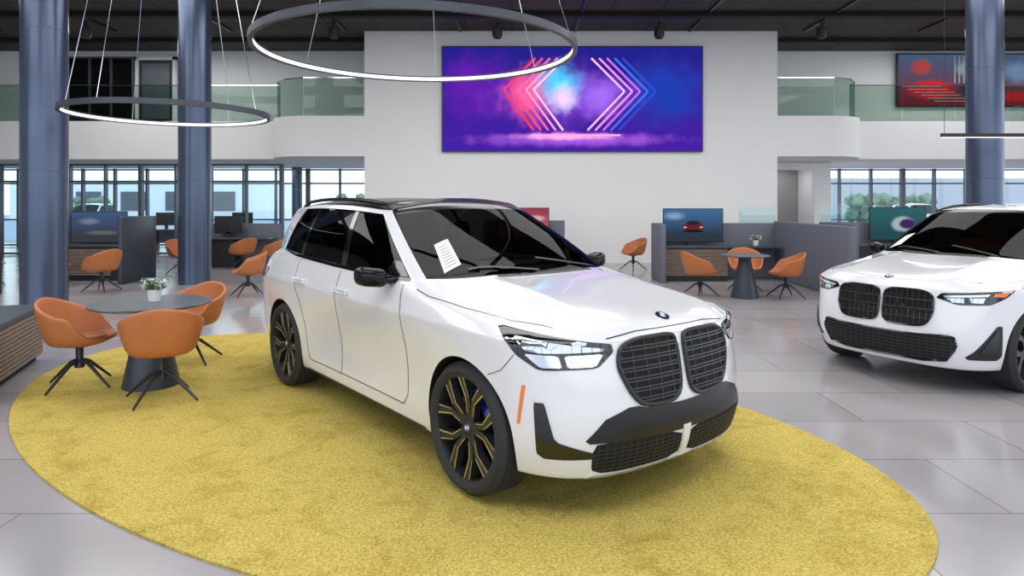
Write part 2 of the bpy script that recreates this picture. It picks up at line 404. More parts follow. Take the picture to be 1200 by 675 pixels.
def build_car(name, loc, rz, sc, variant):
    root = empty(name, loc, rz)
    parts = []
    rings, g0, g1 = cage()
    NC = 17; vs = []; idx = {}
    def vid(p):
        k = (round(p[0], 5), round(p[1], 5), round(p[2], 5))
        if k not in idx: idx[k] = len(vs); vs.append(p)
        return idx[k]
    fs = []; mi = []
    G = rings.index(g0); T = rings.index(g1)
    cre = {}
    for side in (1, -1):
        I = [[vid((p[0], p[1]*side, p[2])) for p in r] for r in rings]
        for a in range(len(rings)-1):
            for b in range(NC-1):
                q = [I[a][b], I[a][b+1], I[a+1][b+1], I[a+1][b]]
                q2 = []
                for x in q:
                    if x not in q2: q2.append(x)
                if len(q2) < 3: continue
                if side < 0: q2 = q2[::-1]
                m = 0
                if G <= a < T-1:
                    if b < 5: m = 1
                    elif b == 5: m = 0
                    elif b < 12: m = 2
                    elif b < 13: m = 0
                    else: m = 2 if b > 13 else 0
                elif a == T-1: m = 3 if (b < 5 or b > 12) else 0
                elif a >= T: m = 3
                if variant == 1 and a >= T: m = 0
                if a <= 1: m = 4
                fs.append(q2); mi.append(m)
        for a in range(len(rings)):
            c = {7: .6, 8: .25, G: .75, T-1: .6, T: .3, 2: .4}.get(a, 0)
            if c:
                for b in range(NC-1):
                    cre[tuple(sorted((I[a][b], I[a][b+1])))] = c if not (a == 8 and b > 4) else 0
        for b, c in ((5, .5), (6, .5), (12, .5), (13, .4)):
            for a in range(G, T): cre[tuple(sorted((I[a][b], I[a+1][b])))] = c
        for a in (8, 9, 10): cre[tuple(sorted((I[a][2], I[a+1][2])))] = .7
    bm_mats = [M['paint'], M['wglass'], M['glass'], M['roof'], M['satin'], M['deep']]
    tmp = mesh('tmpbody', vs, fs, bm_mats, None, False, mi)
    me = tmp.data
    at = me.attributes.new('crease_edge', 'FLOAT', 'EDGE')
    for e in me.edges:
        k = tuple(sorted(e.vertices))
        if k in cre: at.data[e.index].value = cre[k]
    sm = tmp.modifiers.new('s', 'SUBSURF'); sm.levels = 3; sm.render_levels = 3
    dg = bpy.context.evaluated_depsgraph_get()
    bme = bpy.data.meshes.new_from_object(tmp.evaluated_get(dg))
    bvh = BVHTree.FromPolygons([v.co.copy() for v in bme.vertices], [list(p.vertices) for p in bme.polygons])
    cut = Acc()
    for x in (1.4325, -1.4325):
        for s in (1, -1):
            v, f = revolve([(0.404, .56), (.397, 1.2)], 64, 'y')
            T4 = Matrix.Translation((x, 0, .372)) @ Matrix.Diagonal((1, s, 1, 1))
            cut.add(v, f, 5, T4)
    co = mesh('cutter', cut.v, cut.f, bm_mats, None, False, cut.m)
    tmp.modifiers.clear(); tmp.data = bme
    bo = tmp.modifiers.new('b', 'BOOLEAN'); bo.object = co; bo.operation = 'DIFFERENCE'; bo.solver = 'EXACT'
    dg = bpy.context.evaluated_depsgraph_get()
    fin = bpy.data.meshes.new_from_object(tmp.evaluated_get(dg))
    fin.polygons.foreach_set('use_smooth', [True]*len(fin.polygons)); fin.set_sharp_from_angle(angle=R(40))
    bpy.data.objects.remove(tmp); bpy.data.objects.remove(co)
    fin.name = 'body'; body = link(bpy.data.objects.new('body', fin), root); parts.append(body)

    def hit(P, u, v, off):
        o, d = P(u, v); h = bvh.ray_cast(o, d, 12)
        if h[0] is None:
            n = bvh.find_nearest(o+d*3.2)
            pt = n[0]
            return pt - d*off
        return h[0]-d*off
    def panel(nm, P, poly, mat, off=.004, step=.035, rnd=1, q=.15, skirt=.012):
        if rnd: poly = chaikin(poly, rnd, q)
        out = densify(poly, step); n = len(out)
        xs = [p[0] for p in out]; ys = [p[1] for p in out]
        pts = list(out); x = min(xs)+step/2
        while x < max(xs):
            y = min(ys)+step/2
            while y < max(ys):
                if inside((x, y), out) and pdist((x, y), out) > step*.45: pts.append((x, y))
                y += step
            x += step
        r = delaunay_2d_cdt([Vector(p) for p in pts], [(i, (i+1) % n) for i in range(n)], [], 1, 1e-6)
        V = [hit(P, p[0], p[1], off) for p in r[0]]; F = [list(f) for f in r[2]]
        cnt = {}
        for f in F:
            for i in range(3):
                e = (f[i], f[(i+1) % 3]); k = tuple(sorted(e)); cnt.setdefault(k, []).append(e)
        d = P(*out[0])[1]; low = {}
        if skirt:
            for k, es in list(cnt.items()):
                if len(es) == 1:
                    a, b = es[0]
                    for w in (a, b):
                        if w not in low: low[w] = len(V); V.append(V[w]+d*skirt)
                    F.append([b, a, low[a], low[b]])
        ob = mesh(nm, V, F, mat, root, True, sharp=50); parts.append(ob)
        return ob
    def strip(nm, P, line, w, mat, off=.003, step=.04, acc=None):
        pts = densify(line, step, False); V = []; F = []
        for i, p in enumerate(pts):
            a = pts[max(0, i-1)]; b = pts[min(len(pts)-1, i+1)]; t = Vector((b[0]-a[0], b[1]-a[1])).normalized(); nn = Vector((-t.y, t.x))
            for s in (-.5, .5): V.append(hit(P, p[0]+nn.x*w*s, p[1]+nn.y*w*s, off))
            if i: F.append([2*i-2, 2*i-1, 2*i+1, 2*i])
        if acc is not None: acc.add(V, F); return
        ob = mesh(nm, V, F, mat, root, True); parts.append(ob)
    def frame(nm, P, poly, r, mat, off=.006, rnd=2, q=.2):
        pts = densify(chaikin(poly, rnd, q), .04)
        v, f = tube([hit(P, p[0], p[1], off) for p in pts], r, 8, True)
        parts.append(mesh(nm, v, f, mat, root, True))
    def bars(nm, P, poly, levels, w, mat, off, vert=False):
        a = Acc(); poly = densify(chaikin(poly, 2, .2), .02)
        for lv in levels:
            xs = []
            for i in range(len(poly)):
                p = poly[i]; q = poly[(i+1) % len(poly)]
                if vert: p = p[::-1]; q = q[::-1]
                if (p[1] > lv) != (q[1] > lv): xs.append(p[0]+(q[0]-p[0])*(lv-p[1])/(q[1]-p[1]))
            xs.sort()
            for i in range(0, len(xs)-1, 2):
                if xs[i+1]-xs[i] > .01:
                    l = [(xs[i], lv), (xs[i+1], lv)]
                    if vert: l = [(b, a_) for a_, b in l]
                    strip('', P, l, w, None, off, .05, a)
        if a.v: parts.append(a.obj(nm, mat, root))

    F0 = proj_fn('front')
    for s in (1, -1):
        F = proj_fn('front', s); D = proj_fn('diag', s); SD = proj_fn('side', s); TP = proj_fn('top', s)
        tg = '_l' if s > 0 else '_r'
        if variant == 0:
            kid = [(.030, .895), (.09, .915), (.36, .912), (.445, .87), (.465, .78), (.40, .64), (.33, .575), (.11, .565), (.035, .62)]
            panel('kidney_back'+tg, F, kid, M['deep'], .004, rnd=2, q=.2)
            lv = [.60+.052*i for i in range(6)]
            bars('kidney_bars'+tg, F, kid, [l for b in lv for l in (b, b+.016)], .008, M['bar'], .016)
            bars('kidney_uprights'+tg, F, kid, [.10, .19, .28, .37], .006, M['satin'], .012, True)
            frame('kidney_frame'+tg, F, kid, .013, M['satin'], .008)
            frame('kidney_light'+tg, F, [(.5*(a-.24)*2.06+.24, .5*(b-.745)*2.06+.745) for a, b in kid], .0045, M['chrome'], .010)
            lowp = [(.035, .245), (.035, .395), (.60, .415), (.625, .36), (.61, .27), (.55, .245)]
            panel('lower_intake'+tg, F, lowp, M['deep'], .005)
            bars('intake_mesh'+tg, F, lowp, [.27+.022*i for i in range(6)], .005, M['bar'], .010)
            bars('intake_mesh_v'+tg, F, lowp, [.06+.045*i for i in range(13)], .004, M['bar'], .010, True)
            hl = [(-.56, .985), (-.82, .952), (-1.17, .90), (-1.182, .86), (-1.10, .785), (-.80, .782), (-.68, .85)]
            panel('headlamp_base'+tg, D, hl, M['black'], .003, rnd=1, q=.08, step=.03)
            panel('headlamp_lens'+tg, D, [(-.66, .945), (-.82, .925), (-1.13, .882), (-1.13, .868), (-.98, .868), (-.80, .868), (-.73, .875)], M['lamp'], .009, rnd=1, q=.1, step=.03)
            panel('headlamp_drl'+tg, D, [(-.72, .862), (-.90, .855), (-.92, .795), (-.81, .795)], M['lampw'], .008, rnd=1, q=.1, step=.03)
            panel('headlamp_drl2'+tg, D, [(-.93, .855), (-1.13, .855), (-1.09, .795), (-.95, .795)], M['lampw'], .008, rnd=1, q=.1, step=.03)
            bl = [(-.775, .62), (-.83, .62), (-.885, .43), (-1.10, .36), (-1.10, .335), (-.83, .335), (-.79, .36)]
            panel('air_curtain'+tg, D, bl, M['black'], .006, rnd=1, q=.08, step=.03)
            panel('side_marker'+tg, SD, [(1.885, .70), (1.905, .70), (1.875, .50), (1.86, .50)], M['orange'], .004, rnd=1, q=.1)
            strip('bumper_seam'+tg, D, [(-.67, .85), (-.60, .76), (-.52, .72)], .004, M['satin'], .002)
        else:
            kid = [(.018, .86), (.08, .895), (.38, .895), (.455, .85), (.46, .70), (.41, .60), (.34, .575), (.08, .575), (.018, .62)]
            panel('kidney_back'+tg, F, kid, M['deep'], .004, rnd=2, q=.2)
            bars('kidney_bars'+tg, F, kid, [.06+.05*i for i in range(9)], .010, M['black'], .016, True)
            bars('kidney_bars_h'+tg, F, kid, [.65, .73, .81], .010, M['bar'], .020)
            frame('kidney_frame'+tg, F, kid, .009, M['black'], .008)
            hl = [(-.56, .93), (-.80, .915), (-1.15, .885), (-1.19, .84), (-1.05, .79), (-.80, .80), (-.66, .86)]
            panel('headlamp_base'+tg, D, hl, M['black'], .003, rnd=1, q=.08, step=.03)
            panel('headlamp_lens'+tg, D, [(-.80, .895), (-1.14, .865), (-1.13, .85), (-.82, .875)], M['lampw'], .009, rnd=0, step=.03)
            panel('headlamp_amber'+tg, D, [(-.62, .915), (-.76, .90), (-.78, .875), (-.68, .87)], M['orange'], .009, rnd=0, step=.03)
            panel('headlamp_drl'+tg, D, [(-.84, .862), (-.96, .855), (-.95, .815), (-.86, .815)], M['lamp'], .008, rnd=0, step=.03)
            panel('headlamp_drl2'+tg, D, [(-1.0, .852), (-1.12, .845), (-1.08, .81), (-1.0, .81)], M['lamp'], .008, rnd=0, step=.03)
            bl = [(-.70, .62), (-.745, .62), (-.93, .40), (-1.0, .34), (-.98, .32), (-.74, .32), (-.70, .36)]
            panel('air_curtain'+tg, D, bl, M['satin'], .006, rnd=1, q=.08, step=.03)
            panel('air_blade'+tg, D, [(-.735, .58), (-.755, .58), (-.90, .38), (-.76, .36)], M['black'], .016, rnd=0, step=.03)
        sm_ = Acc()
        for ln in ([(.66, 1.10), (.74, .95), (.78, .70), (.76, .40), (.70, .33)], [(-.27, 1.11), (-.27, .36), (-.30, .32)],
                   [(-1.12, 1.15), (-1.12, .95), (-1.0, .80), (-.93, .62), (-.90, .40), (-.86, .33)], [(.70, .33), (-.86, .33)]):
            strip('', SD, ln, .006, None, .002, .03, sm_)
        parts.append(sm_.obj('door_seams'+tg, M['satin'], root))
        tm = Acc(); bl = [(p[0], p[2]) for p in g0[6:13]]
        strip('', SD, [(x, z-.006) for x, z in bl], .022, None, .004, .04, tm)
        parts.append(tm.obj('belt_trim'+tg, M['black'], root))
        panel('b_pillar'+tg, SD, [(-.235, 1.15), (-.315, 1.15), (-.45, 1.56), (-.385, 1.56)], M['black'], .004, rnd=0)
        panel('c_pillar'+tg, SD, [(-1.09, 1.18), (-1.15, 1.18), (-1.20, 1.565), (-1.15, 1.565)], M['black'], .004, rnd=0)
        panel('a_quarter'+tg, SD, [(.66, 1.145), (.44, 1.14), (.40, 1.18), (.44, 1.235), (.52, 1.235)], M['black'], .006, rnd=0)
        for hx in (-.16, -1.0):
            v, f = boxdata(hx-.11, hx+.11, s*.945, s*.968, .962, .988, .008)
            parts.append(mesh('door_handle', v, f, M['paint'], root, True))
        strip('sill_line'+tg, SD, [(.96, .235), (-.96, .235)], .02, M['satin'], .003)
        tl = [(.66, 1.02), (.80, 1.03), (1.25, 1.0), (1.26, .92), (.92, .88), (.72, .93)]
        panel('tail_lamp'+tg, proj_fn('rdiag', s), tl, M['red'], .006)
        strip('hood_seam'+tg, TP, [(1.93, .70), (1.70, .80), (1.35, .862), (1.0, .885), (.82, .875)], .005, M['satin'], .002)
        pts = [hit(TP, x, .60-.01*abs(x+.8), .0) for x in np.linspace(.02, -1.82, 26)]
        pts = [p+Vector((0, 0, .03 if 1 < i < 24 else (.015 if i in (1, 24) else -.004))) for i, p in enumerate(pts)]
        v, f = tube(pts, .016, 8); parts.append(mesh('roof_rail'+tg, v, f, M['roof'], root, True))
        a = Acc(); vv, ff = boxdata(.44, .60, .95, 1.13, 1.075, 1.20, .045)
        a.add([(x+(.03 if y > 1.04 else 0)*-1, y*s, z+(y-1.0)*.10) for x, y, z in vv], ff)
        vv, ff = boxdata(.46, .57, .86, .98, 1.095, 1.13, .012); a.add([(x, y*s, z) for x, y, z in vv], ff)
        parts.append(a.obj('side_mirror'+tg, M['roof'], root))
        g = mesh('mirror_glass'+tg, [(.437, s*.99, 1.095), (.43, s*1.10, 1.11), (.43, s*1.10, 1.19), (.437, s*.99, 1.18)], [[0, 1, 2, 3]], M['chrome'], root); parts.append(g)
    if variant == 0:
        panel('bumper_band', F0, [(-.66, .43), (-.56, .53), (-.42, .575), (-.36, .575), (-.30, .56), (-.05, .55), (.05, .55), (.30, .56), (.36, .575), (.42, .575), (.56, .53), (.66, .43), (.64, .415), (0, .395), (-.64, .415)], M['band'], .005, rnd=0, step=.04)
        panel('intake_divider', F0, [(-.022, .235), (.022, .235), (.03, .42), (-.03, .42)], M['paint'], .012, rnd=0)
        panel('bumper_lip', F0, [(-.62, .215), (.62, .215), (.60, .24), (-.60, .24)], M['paint'], .010, rnd=0)
        strip('hood_shutline', F0, [(-.50, .925), (-.30, .945), (0, .945), (.30, .945), (.50, .925)], .005, M['satin'], .002)
    else:
        ip = [(-.62, .52), (-.30, .50), (.30, .50), (.62, .52), (.64, .42), (.54, .27), (-.54, .27), (-.64, .42)]
        panel('lower_intake', F0, ip, M['deep'], .005, rnd=1)
        bars('intake_mesh', F0, ip, [.30+.03*i for i in range(7)], .008, M['bar'], .010)
        bars('intake_mesh_v', F0, ip, [-.6+.06*i for i in range(21)], .005, M['bar'], .010, True)
        frame('intake_frame', F0, ip, .010, M['black'], .006, 1, .15)
    hp = bvh.ray_cast(Vector((2.075, 0, 3)), Vector((0, 0, -1)))
    c = hp[0]; n = hp[1]; n = n if n.z > 0 else -n
    rot = n.to_track_quat('Z', 'Y').to_matrix().to_4x4(); TB = Matrix.Translation(c) @ rot
    a = Acc(); v, f = revolve([(0, .006), (.040, .006), (.042, .0)], 32); f = [q for q in f if len(q) < 10]; a.add(v, f, 0, TB)
    for k in range(4):
        t0 = k*math.pi/2; pts = [(0, 0, .0075)]+[(.026*math.cos(t0+j*math.pi/12), .026*math.sin(t0+j*math.pi/12), .0075) for j in range(7)]
        a.add(pts, [list(range(8))], 1 if k % 2 else 2, TB)
    parts.append(a.obj('hood_badge', [M['black'], M['blue'], M['paper']], root))
    TP = proj_fn('top')
    sx0, sx1 = (.86, .60) if variant == 0 else (.86, .66)
    panel('window_sticker', TP, [(sx0, -.56), (sx0, -.69), (sx1, -.61), (sx1, -.50)], M['paper'], .004, rnd=0, skirt=0)
    if variant == 0:
        pr = Acc()
        for k in range(8):
            xx = .83-.026*k; strip('', TP, [(xx, -.575+.2*(.83-xx)*1), (xx, -.66+.3*(.83-xx))], .006, None, .006, .05, pr)
        parts.append(pr.obj('sticker_print', M['print'], root))
    strip('cowl', TP, [(1.075, -.42), (1.09, -.2), (1.095, 0), (1.09, .2), (1.075, .42)], .03, M['satin'], .004)
    for y0, y1 in ((-.05, -.55), (.50, .02)):
        strip('wiper', TP, [(1.06-.05*abs(y0), y0), (.95 - .02, y1)], .018, M['satin'], .012)
    panel('rear_plate_recess', proj_fn('rear'), [(-.28, .78), (.28, .78), (.25, .92), (-.25, .92)], M['satin'], .004)
    panel('rear_diffuser', proj_fn('rear'), [(-.7, .28), (.7, .28), (.62, .46), (-.62, .46)], M['satin'], .004)
    st = M['seatdark'] if variant == 0 else M['seattan']
    ol = [(p[0]*.97-.0, p[1]*.95) for p in g0]; loop = ol+[(x, -y) for x, y in ol[-2:0:-1]]
    n = len(loop); V = [(x, y, 1.115) for x, y in loop]+[(x, y, .5) for x, y in loop]; Fq = [[i, (i+1) % n, n+(i+1) % n, n+i] for i in range(n)]+[[n+i for i in range(n)]]
    parts.append(mesh('interior_tub', V, Fq, M['satin'], root))
    hl_ = [(p[0]*.97-(.06 if i < 7 else 0), p[1]*.93, p[2]-.02) for i, p in enumerate(g1)]; loop = hl_+[(x, -y, z) for x, y, z in hl_[-2:0:-1]]
    V = [Vector(p) for p in loop]; nL = len(V); V.append(Vector((-.9, 0, 1.61))); parts.append(mesh('headliner', V, [[i, (i+1) % nL, nL] for i in range(nL)], M['satin'], root, True))
    a = Acc(); a.box(.50, 1.02, -.60, .60, .85, 1.10, 0, .05); a.box(.48, .62, .15, .55, .98, 1.14, 0, .03); a.box(-.4, .6, -.14, .14, .55, .86, 0, .04)
    a.box(.46, .49, -.15, .50, 1.08, 1.19, 1, .006)
    v, f = tube([(.30+.07*math.sin(t), .37+.18*math.cos(t), 1.03+.17*math.sin(t)) for t in np.linspace(0, 2*math.pi, 33)[:-1]], .014, 8, True); a.add(v, f, 0)
    a.box(.30, .42, .33, .41, 1.0, 1.06, 0, .01)
    if variant == 0: a.box(.74, .92, -.22, -.0, 1.101, 1.106, 2)
    parts.append(a.obj('dashboard', [M['satin'], M['black'], M['paper']], root))
    a = Acc()
    for y in (-.37, .37):
        Tt = Matrix.Translation((-.18, y, 0))
        a.box(-.25, .27, -.25, .25, .55, .78, 0, .06, Tt)
        Tb = Matrix.Translation((-.42, y, .70)) @ Matrix.Rotation(R(-14), 4, 'Y')
        a.box(-.07, .07, -.24, .24, 0, .58, 0, .06, Tb); a.box(-.05, .05, -.13, .13, .60, .78, 0, .045, Tb)
    a.box(-1.35, -.85, -.62, .62, .5, .75, 0, .06)
    Tb = Matrix.Translation((-1.4, 0, .7)) @ Matrix.Rotation(R(-16), 4, 'Y'); a.box(-.07, .07, -.62, .62, 0, .55, 0, .06, Tb)
    for y in (-.38, .38): a.box(-.05, .05, -.12, .12, .56, .70, 0, .04, Tb @ Matrix.Translation((0, y, 0)))
    parts.append(a.obj('seats', [st], root))
    mm = Matrix.Diagonal((sc[0], sc[1], sc[2], 1))
    for p in parts: p.data.transform(mm)
    ws = 1.0 if variant == 0 else .965
    for x in (1.4325, -1.4325):
        for s in (1, -1):
            for nm, me_ in wheel_parts(variant):
                o = bpy.data.objects.new(nm, me_); link(o, root)
                k_ = 1.045 if nm == 'rim' else 1.0
                o.location = (x*sc[0], s*.816*sc[1], .368*ws); o.scale = (ws*k_, ws, ws*k_); o.rotation_euler = (0, .4*s+x, 0 if s > 0 else math.pi)
    return root

car1 = build_car('car', (-.427, 5.447, .016), math.atan2(-.786, .618), (1, 1, 1), 0)
hx, hy = -.86, -.51
car2 = build_car('car.001', (3.39-hx*2.12, 6.18-hy*2.12, .0), math.atan2(hy, hx), (.945, .96, .975), 1)

# ------------------------------------------------------------ room shell
CEIL = 6.3
box('floor', -22, 24, -7, 27, -.2, 0, M['floor'])
box('ground_outside', -70, 70, 27, 90, -.25, -.05, M['asphalt'])
box('ground_outside_front', -70, 70, -60, -7, -.25, -.05, M['asphalt'])
box('ceiling', -22, 24, -7, 27, CEIL, CEIL+.3, M['ceil'])
box('wall_back', -4.01, 7.21, 18.2, 20.6, 0, CEIL, M['wall'])
box('wall_left', -22.3, -22, -7, 27, 0, CEIL, M['wall'])
def slab(nm, sgn, xb, xc, xe):
    pts = [(xb, 24.9), (xb, 18.2)]
    r = 1.2
    for k in range(13):
        t = math.pi/2*k/12; pts.append((xc-sgn*r+sgn*r*math.sin(t), 18.2+r-r*math.cos(t)))
    pts += [(xe, 19.4), (xe, 24.9)]
    n = len(pts); V = [(x, y, 2.9) for x, y in pts]+[(x, y, 4.0) for x, y in pts]
    F = [[i, (i+1) % n, n+(i+1) % n, n+i] for i in range(n)]+[list(range(n)), list(range(n, 2*n))]
    mesh(nm, V, F, M['wall'], None, True, sharp=30)
slab('mezzanine_left', -1, -4.01, -6.84, -21.98)
slab('mezzanine_right', 1, 7.21, 9.92, 23.8)
box('wall_upper_left', -22, -4.01, 20.6, 20.8, 4.0, CEIL, M['wall'])
box('wall_upper_right', 7.21, 24, 20.6, 20.8, 4.0, CEIL, M['wall'])
e = empty('window_upper', (-12.6, 20.55, 4.0)); box('opening', -1.0, 1.0, -.03, .04, 0, 2.1, M['black'], e)
a = Acc()
for x in (-1.0, -.33, .33, 1.0): a.box(x-.03, x+.03, -.07, -.03, 0, 2.1)
a.box(-1, 1, -.07, -.03, 2.05, 2.1); a.obj('frame', M['frame'], e, False)
e = empty('door_upper', (-10.9, 20.55, 4.0))
a = Acc(); a.box(-.62, -.52, -.08, .04, 0, 2.1); a.box(.52, .62, -.08, .04, 0, 2.1); a.box(-.62, .62, -.08, .04, 2.0, 2.1); a.obj('casing', M['white'], e)
box('leaf', -.52, .52, -.03, .03, .0, 2.0, M['satin'], e); box('pane', -.42, .42, -.05, -.03, .2, 1.9, M['frame'], e)
def balustrade(nm, pts):
    e = empty(nm, (0, 0, 0)); a = Acc(); b = Acc()
    for (x0, y0), (x1, y1) in zip(pts[:-1], pts[1:]):
        d = math.hypot(x1-x0, y1-y0); ang = math.atan2(y1-y0, x1-x0); n = max(1, round(d/1.5))
        Tm = Matrix.Translation((x0, y0, 4.0)) @ Matrix.Rotation(ang, 4, 'Z')
        for k in range(n):
            a.box(d*k/n+.01, d*(k+1)/n-.01, -.008, .008, 0, 1.05, 0, 0, Tm)
        b.box(0, d, -.02, .02, 1.04, 1.065, 0, 0, Tm)
    a.obj('glass', M['rail'], e, False); b.obj('handrail', M['chrome'], e, False)
balustrade('balustrade', [(-21.9, 19.5), (-6.74, 19.5), (-6.65, 19.0), (-6.3, 18.55), (-5.7, 18.3), (-4.05, 18.3)])
balustrade('balustrade', [(7.25, 18.3), (8.8, 18.3), (9.4, 18.55), (9.72, 19.0), (9.82, 19.5), (23.7, 19.5)])
a = Acc(); a.box(7.21, 8.1, 20.7, 20.9, 0, 2.88); a.box(9.35, 9.85, 20.7, 20.9, 0, 2.88); a.box(8.1, 9.35, 20.7, 20.9, 2.65, 2.88); a.box(9.65, 9.85, 20.9, 24.8, 0, 2.88); a.obj('wall_right_inner', M['wall'], None, False)
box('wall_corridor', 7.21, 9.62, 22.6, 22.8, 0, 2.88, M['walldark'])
def curtain(nm, axis, c, a0, a1, z0, z1, step, rails, glass=True, thick=.07):
    e = empty(nm, (0, 0, 0)); a = Acc(); n = max(1, round((a1-a0)/step))
    def bx(p0, p1, q0, q1, zz0, zz1):
        if axis == 'y': a.box(p0, p1, c+q0, c+q1, zz0, zz1)
        else: a.box(c+q0, c+q1, p0, p1, zz0, zz1)
    for k in range(n+1):
        p = a0+(a1-a0)*k/n; w = thick/2*(2.2 if k % 4 == 0 else 1); bx(p-w, p+w, -.08, .08, z0, z1)
    for z in rails: bx(a0, a1, -.05, .05, z-.03, z+.03)
    a.obj('frame', M['frame'], e, False)
    if glass:
        g = Acc()
        if axis == 'y': g.add([(a0, c, z0), (a1, c, z0), (a1, c, z1), (a0, c, z1)], [[0, 1, 2, 3]])
        else: g.add([(c, a0, z0), (c, a1, z0), (c, a1, z1), (c, a0, z1)], [[0, 1, 2, 3]])
        g.obj('glass', M['frost'], e, False)
curtain('window_1', 'y', 25, -22, -4.01, 0, 2.9, 1.2, [.06, 1.0, 2.35, 2.86])
curtain('window_2', 'y', 25, 9.85, 24, 0, 2.9, 1.2, [.06, 1.0, 2.35, 2.86])
curtain('window_3', 'x', 23.9, -7, 25, 0, CEIL, 2.4, [.06, 3.1, CEIL-.05], False)
curtain('window_4', 'y', -6.9, -22, 24, 0, CEIL, 2.4, [.06, 3.1, CEIL-.05], False)
curtain('glass_partition', 'y', 20.95, -16, -7.2, 0, 2.85, 1.1, [.05, 2.3, 2.82], True, .05)
for x in (-14.6, -11.8, -9.2):
    e = empty('office_desk', (x, 22.8, 0)); box('top', -.8, .8, -.35, .35, .70, .74, M['tabletop'], e); box('pedestal', -.75, -.35, -.3, .3, 0, .70, M['satin'], e); box('leg', .68, .74, -.3, .3, 0, .70, M['satin'], e)
    box('screen', -.35, .35, .05, .09, .86, 1.30, M['satin'], e); box('stand', -.05, .05, .05, .1, .74, .90, M['satin'], e); box('modesty_panel', -.35, .68, .28, .31, .25, .70, M['partition'], e)
def foliage(nm, x, y, w, h, seed):
    rnd = random.Random(seed); a = Acc()
    for k in range(int(w*9)):
        bm = bmesh.new(); bmesh.ops.create_icosphere(bm, subdivisions=2, radius=1)
        r = rnd.uniform(.2, .5)*h/2.2
        T = Matrix.Translation((x+rnd.uniform(-w/2, w/2), y+rnd.uniform(-.6, .6), rnd.uniform(.2, max(.3, h-r*.6))))
        bm.verts.index_update()
        vs = [v.co*r*rnd.uniform(.7, 1.25) for v in bm.verts]; fs = [[v.index for v in f.verts] for f in bm.faces]; bm.free(); a.add(vs, fs, 0, T)
    a.obj(nm, M['pale'], None)
for i, (x, y, w, h) in enumerate([(-30, 46, 5, 2.0), (-11, 48, 4, 2.2), (14, 44, 3, 1.8), (27, 48, 6, 2.2)]): foliage('hedge', x, y, w, h, i)
e = empty('building', (0, 60, 0)); box('block', -45, -22, 0, 8, -.2, 3.6, M['wall'], e); box('block_b', 24, 50, 0, 8, -.2, 3.8, M['wallgrey'], e)
for i in range(5): box('opening', -43+i*4, -40.8+i*4, -.1, 0, .9, 2.6, M['frame'], e)
def parked(src, loc, rz):
    e = empty('parked_car', loc, rz)
    for c in src.children:
        if c.name.split('.')[0] in ('seats', 'dashboard'): continue
        o = bpy.data.objects.new(c.name.split('.')[0], c.data); link(o, e); o.location = c.location; o.rotation_euler = c.rotation_euler; o.scale = c.scale
for x, y, r in ((-24, 38, 95), (-7.5, 40, 20), (15.5, 36, 80), (22, 36, 85)): parked(car2, (x, y, -.05), R(r-180))

def column(x, y, r, h=None, nm='column'):
    h = h or CEIL
    e = empty(nm, (x, y, 0)); v, f = revolve([(r, 0), (r, h)], 64); mesh('shaft', v, f, M['column'], e, True)
    a = Acc()
    for z in (.06, 2.1, 4.2):
        if z > h: continue
        v, f = revolve([(r-.002, z), (r+.003, z+.002), (r+.003, z+.008), (r-.002, z+.010)], 64); f = [q for q in f if len(q) < 10]; a.add(v, f)
    a.obj('joint_bands', M['frame'], e)
column(-6.98, 10.0, .305); column(-6.44, 13.6, .31); column(9.1, 12.9, .31); column(-7.7, 24.0, .18, 2.9, 'support_post')

# ------------------------------------------------------------ video wall
e = empty('video_wall', (1.63, 18.12, 4.44))
scr = blob_mat('video_wall_picture', (.05, .012, .30), (.012, .012, .20), 2, -1.4, 1.4, [
    (-2.6, .3, 1.6, 1.2, (.10, .012, .34), .1), (2.5, .2, 1.6, 1.2, (.012, .04, .36), .1),
    (-.3, .1, 2.6, 1.15, (.17, .04, .50), .05),
    (-1.15, .15, .95, 1.0, (.80, .10, .32), .05), (-.35, .35, .85, .8, (.05, .60, .90), .0), (.75, .05, .9, .8, (.30, .12, .75), .0), (-.25, .05, .55, .50, (.85, .55, .9), .0),
    (0, -1.1, 3.6, .26, (.30, .08, .60), .2), (-.2, -1.02, 1.9, .14, (.9, .35, .75), .1)], 1.3, noise=.42, nscale=1.9)
box('panel', -3.53, 3.53, -.03, .07, -1.43, 1.43, M['satin'], e)
mesh('picture', [(-3.5, -.035, -1.4), (3.5, -.035, -1.4), (3.5, -.035, 1.4), (-3.5, -.035, 1.4)], [[0, 1, 2, 3]], scr, e)
def neon(pts, w, col, st, nm):
    a = Acc()
    for (x0, z0), (x1, z1) in zip(pts[:-1], pts[1:]):
        d = Vector((x1-x0, z1-z0)).normalized(); n = Vector((-d.y, d.x))*w/2
        a.add([(x0-n.x, -.038, z0-n.y), (x1-n.x, -.038, z1-n.y), (x1+n.x, -.038, z1+n.y), (x0+n.x, -.038, z0+n.y)], [[0, 1, 2, 3]])
    a.obj(nm, emat(nm+'_glow', col, st), e, False)
for k in range(5):
    o = .20*k; neon([(-1.0+o, 1.1), (-1.85+o, .25), (-1.05+o, -.85)], .055, [(1, .05, .10), (1, .08, .16), (1, .15, .35), (1, .35, .6), (1, .6, .85)][k], 1.1, 'neon_pink')
for k in range(5):
    o = -.21*k; neon([(1.35+o, 1.1), (2.25+o, .2), (1.25+o, -.85)], .055, [(.02, .08, .6), (.05, .18, .9), (.55, .18, .9), (1, .30, .75), (1, .5, .8)][k], 1.1, 'neon_blue')
neon([(-1.1, -.98), (1.3, -.98)], .05, (1, .45, .75), 1.0, 'neon_floor')

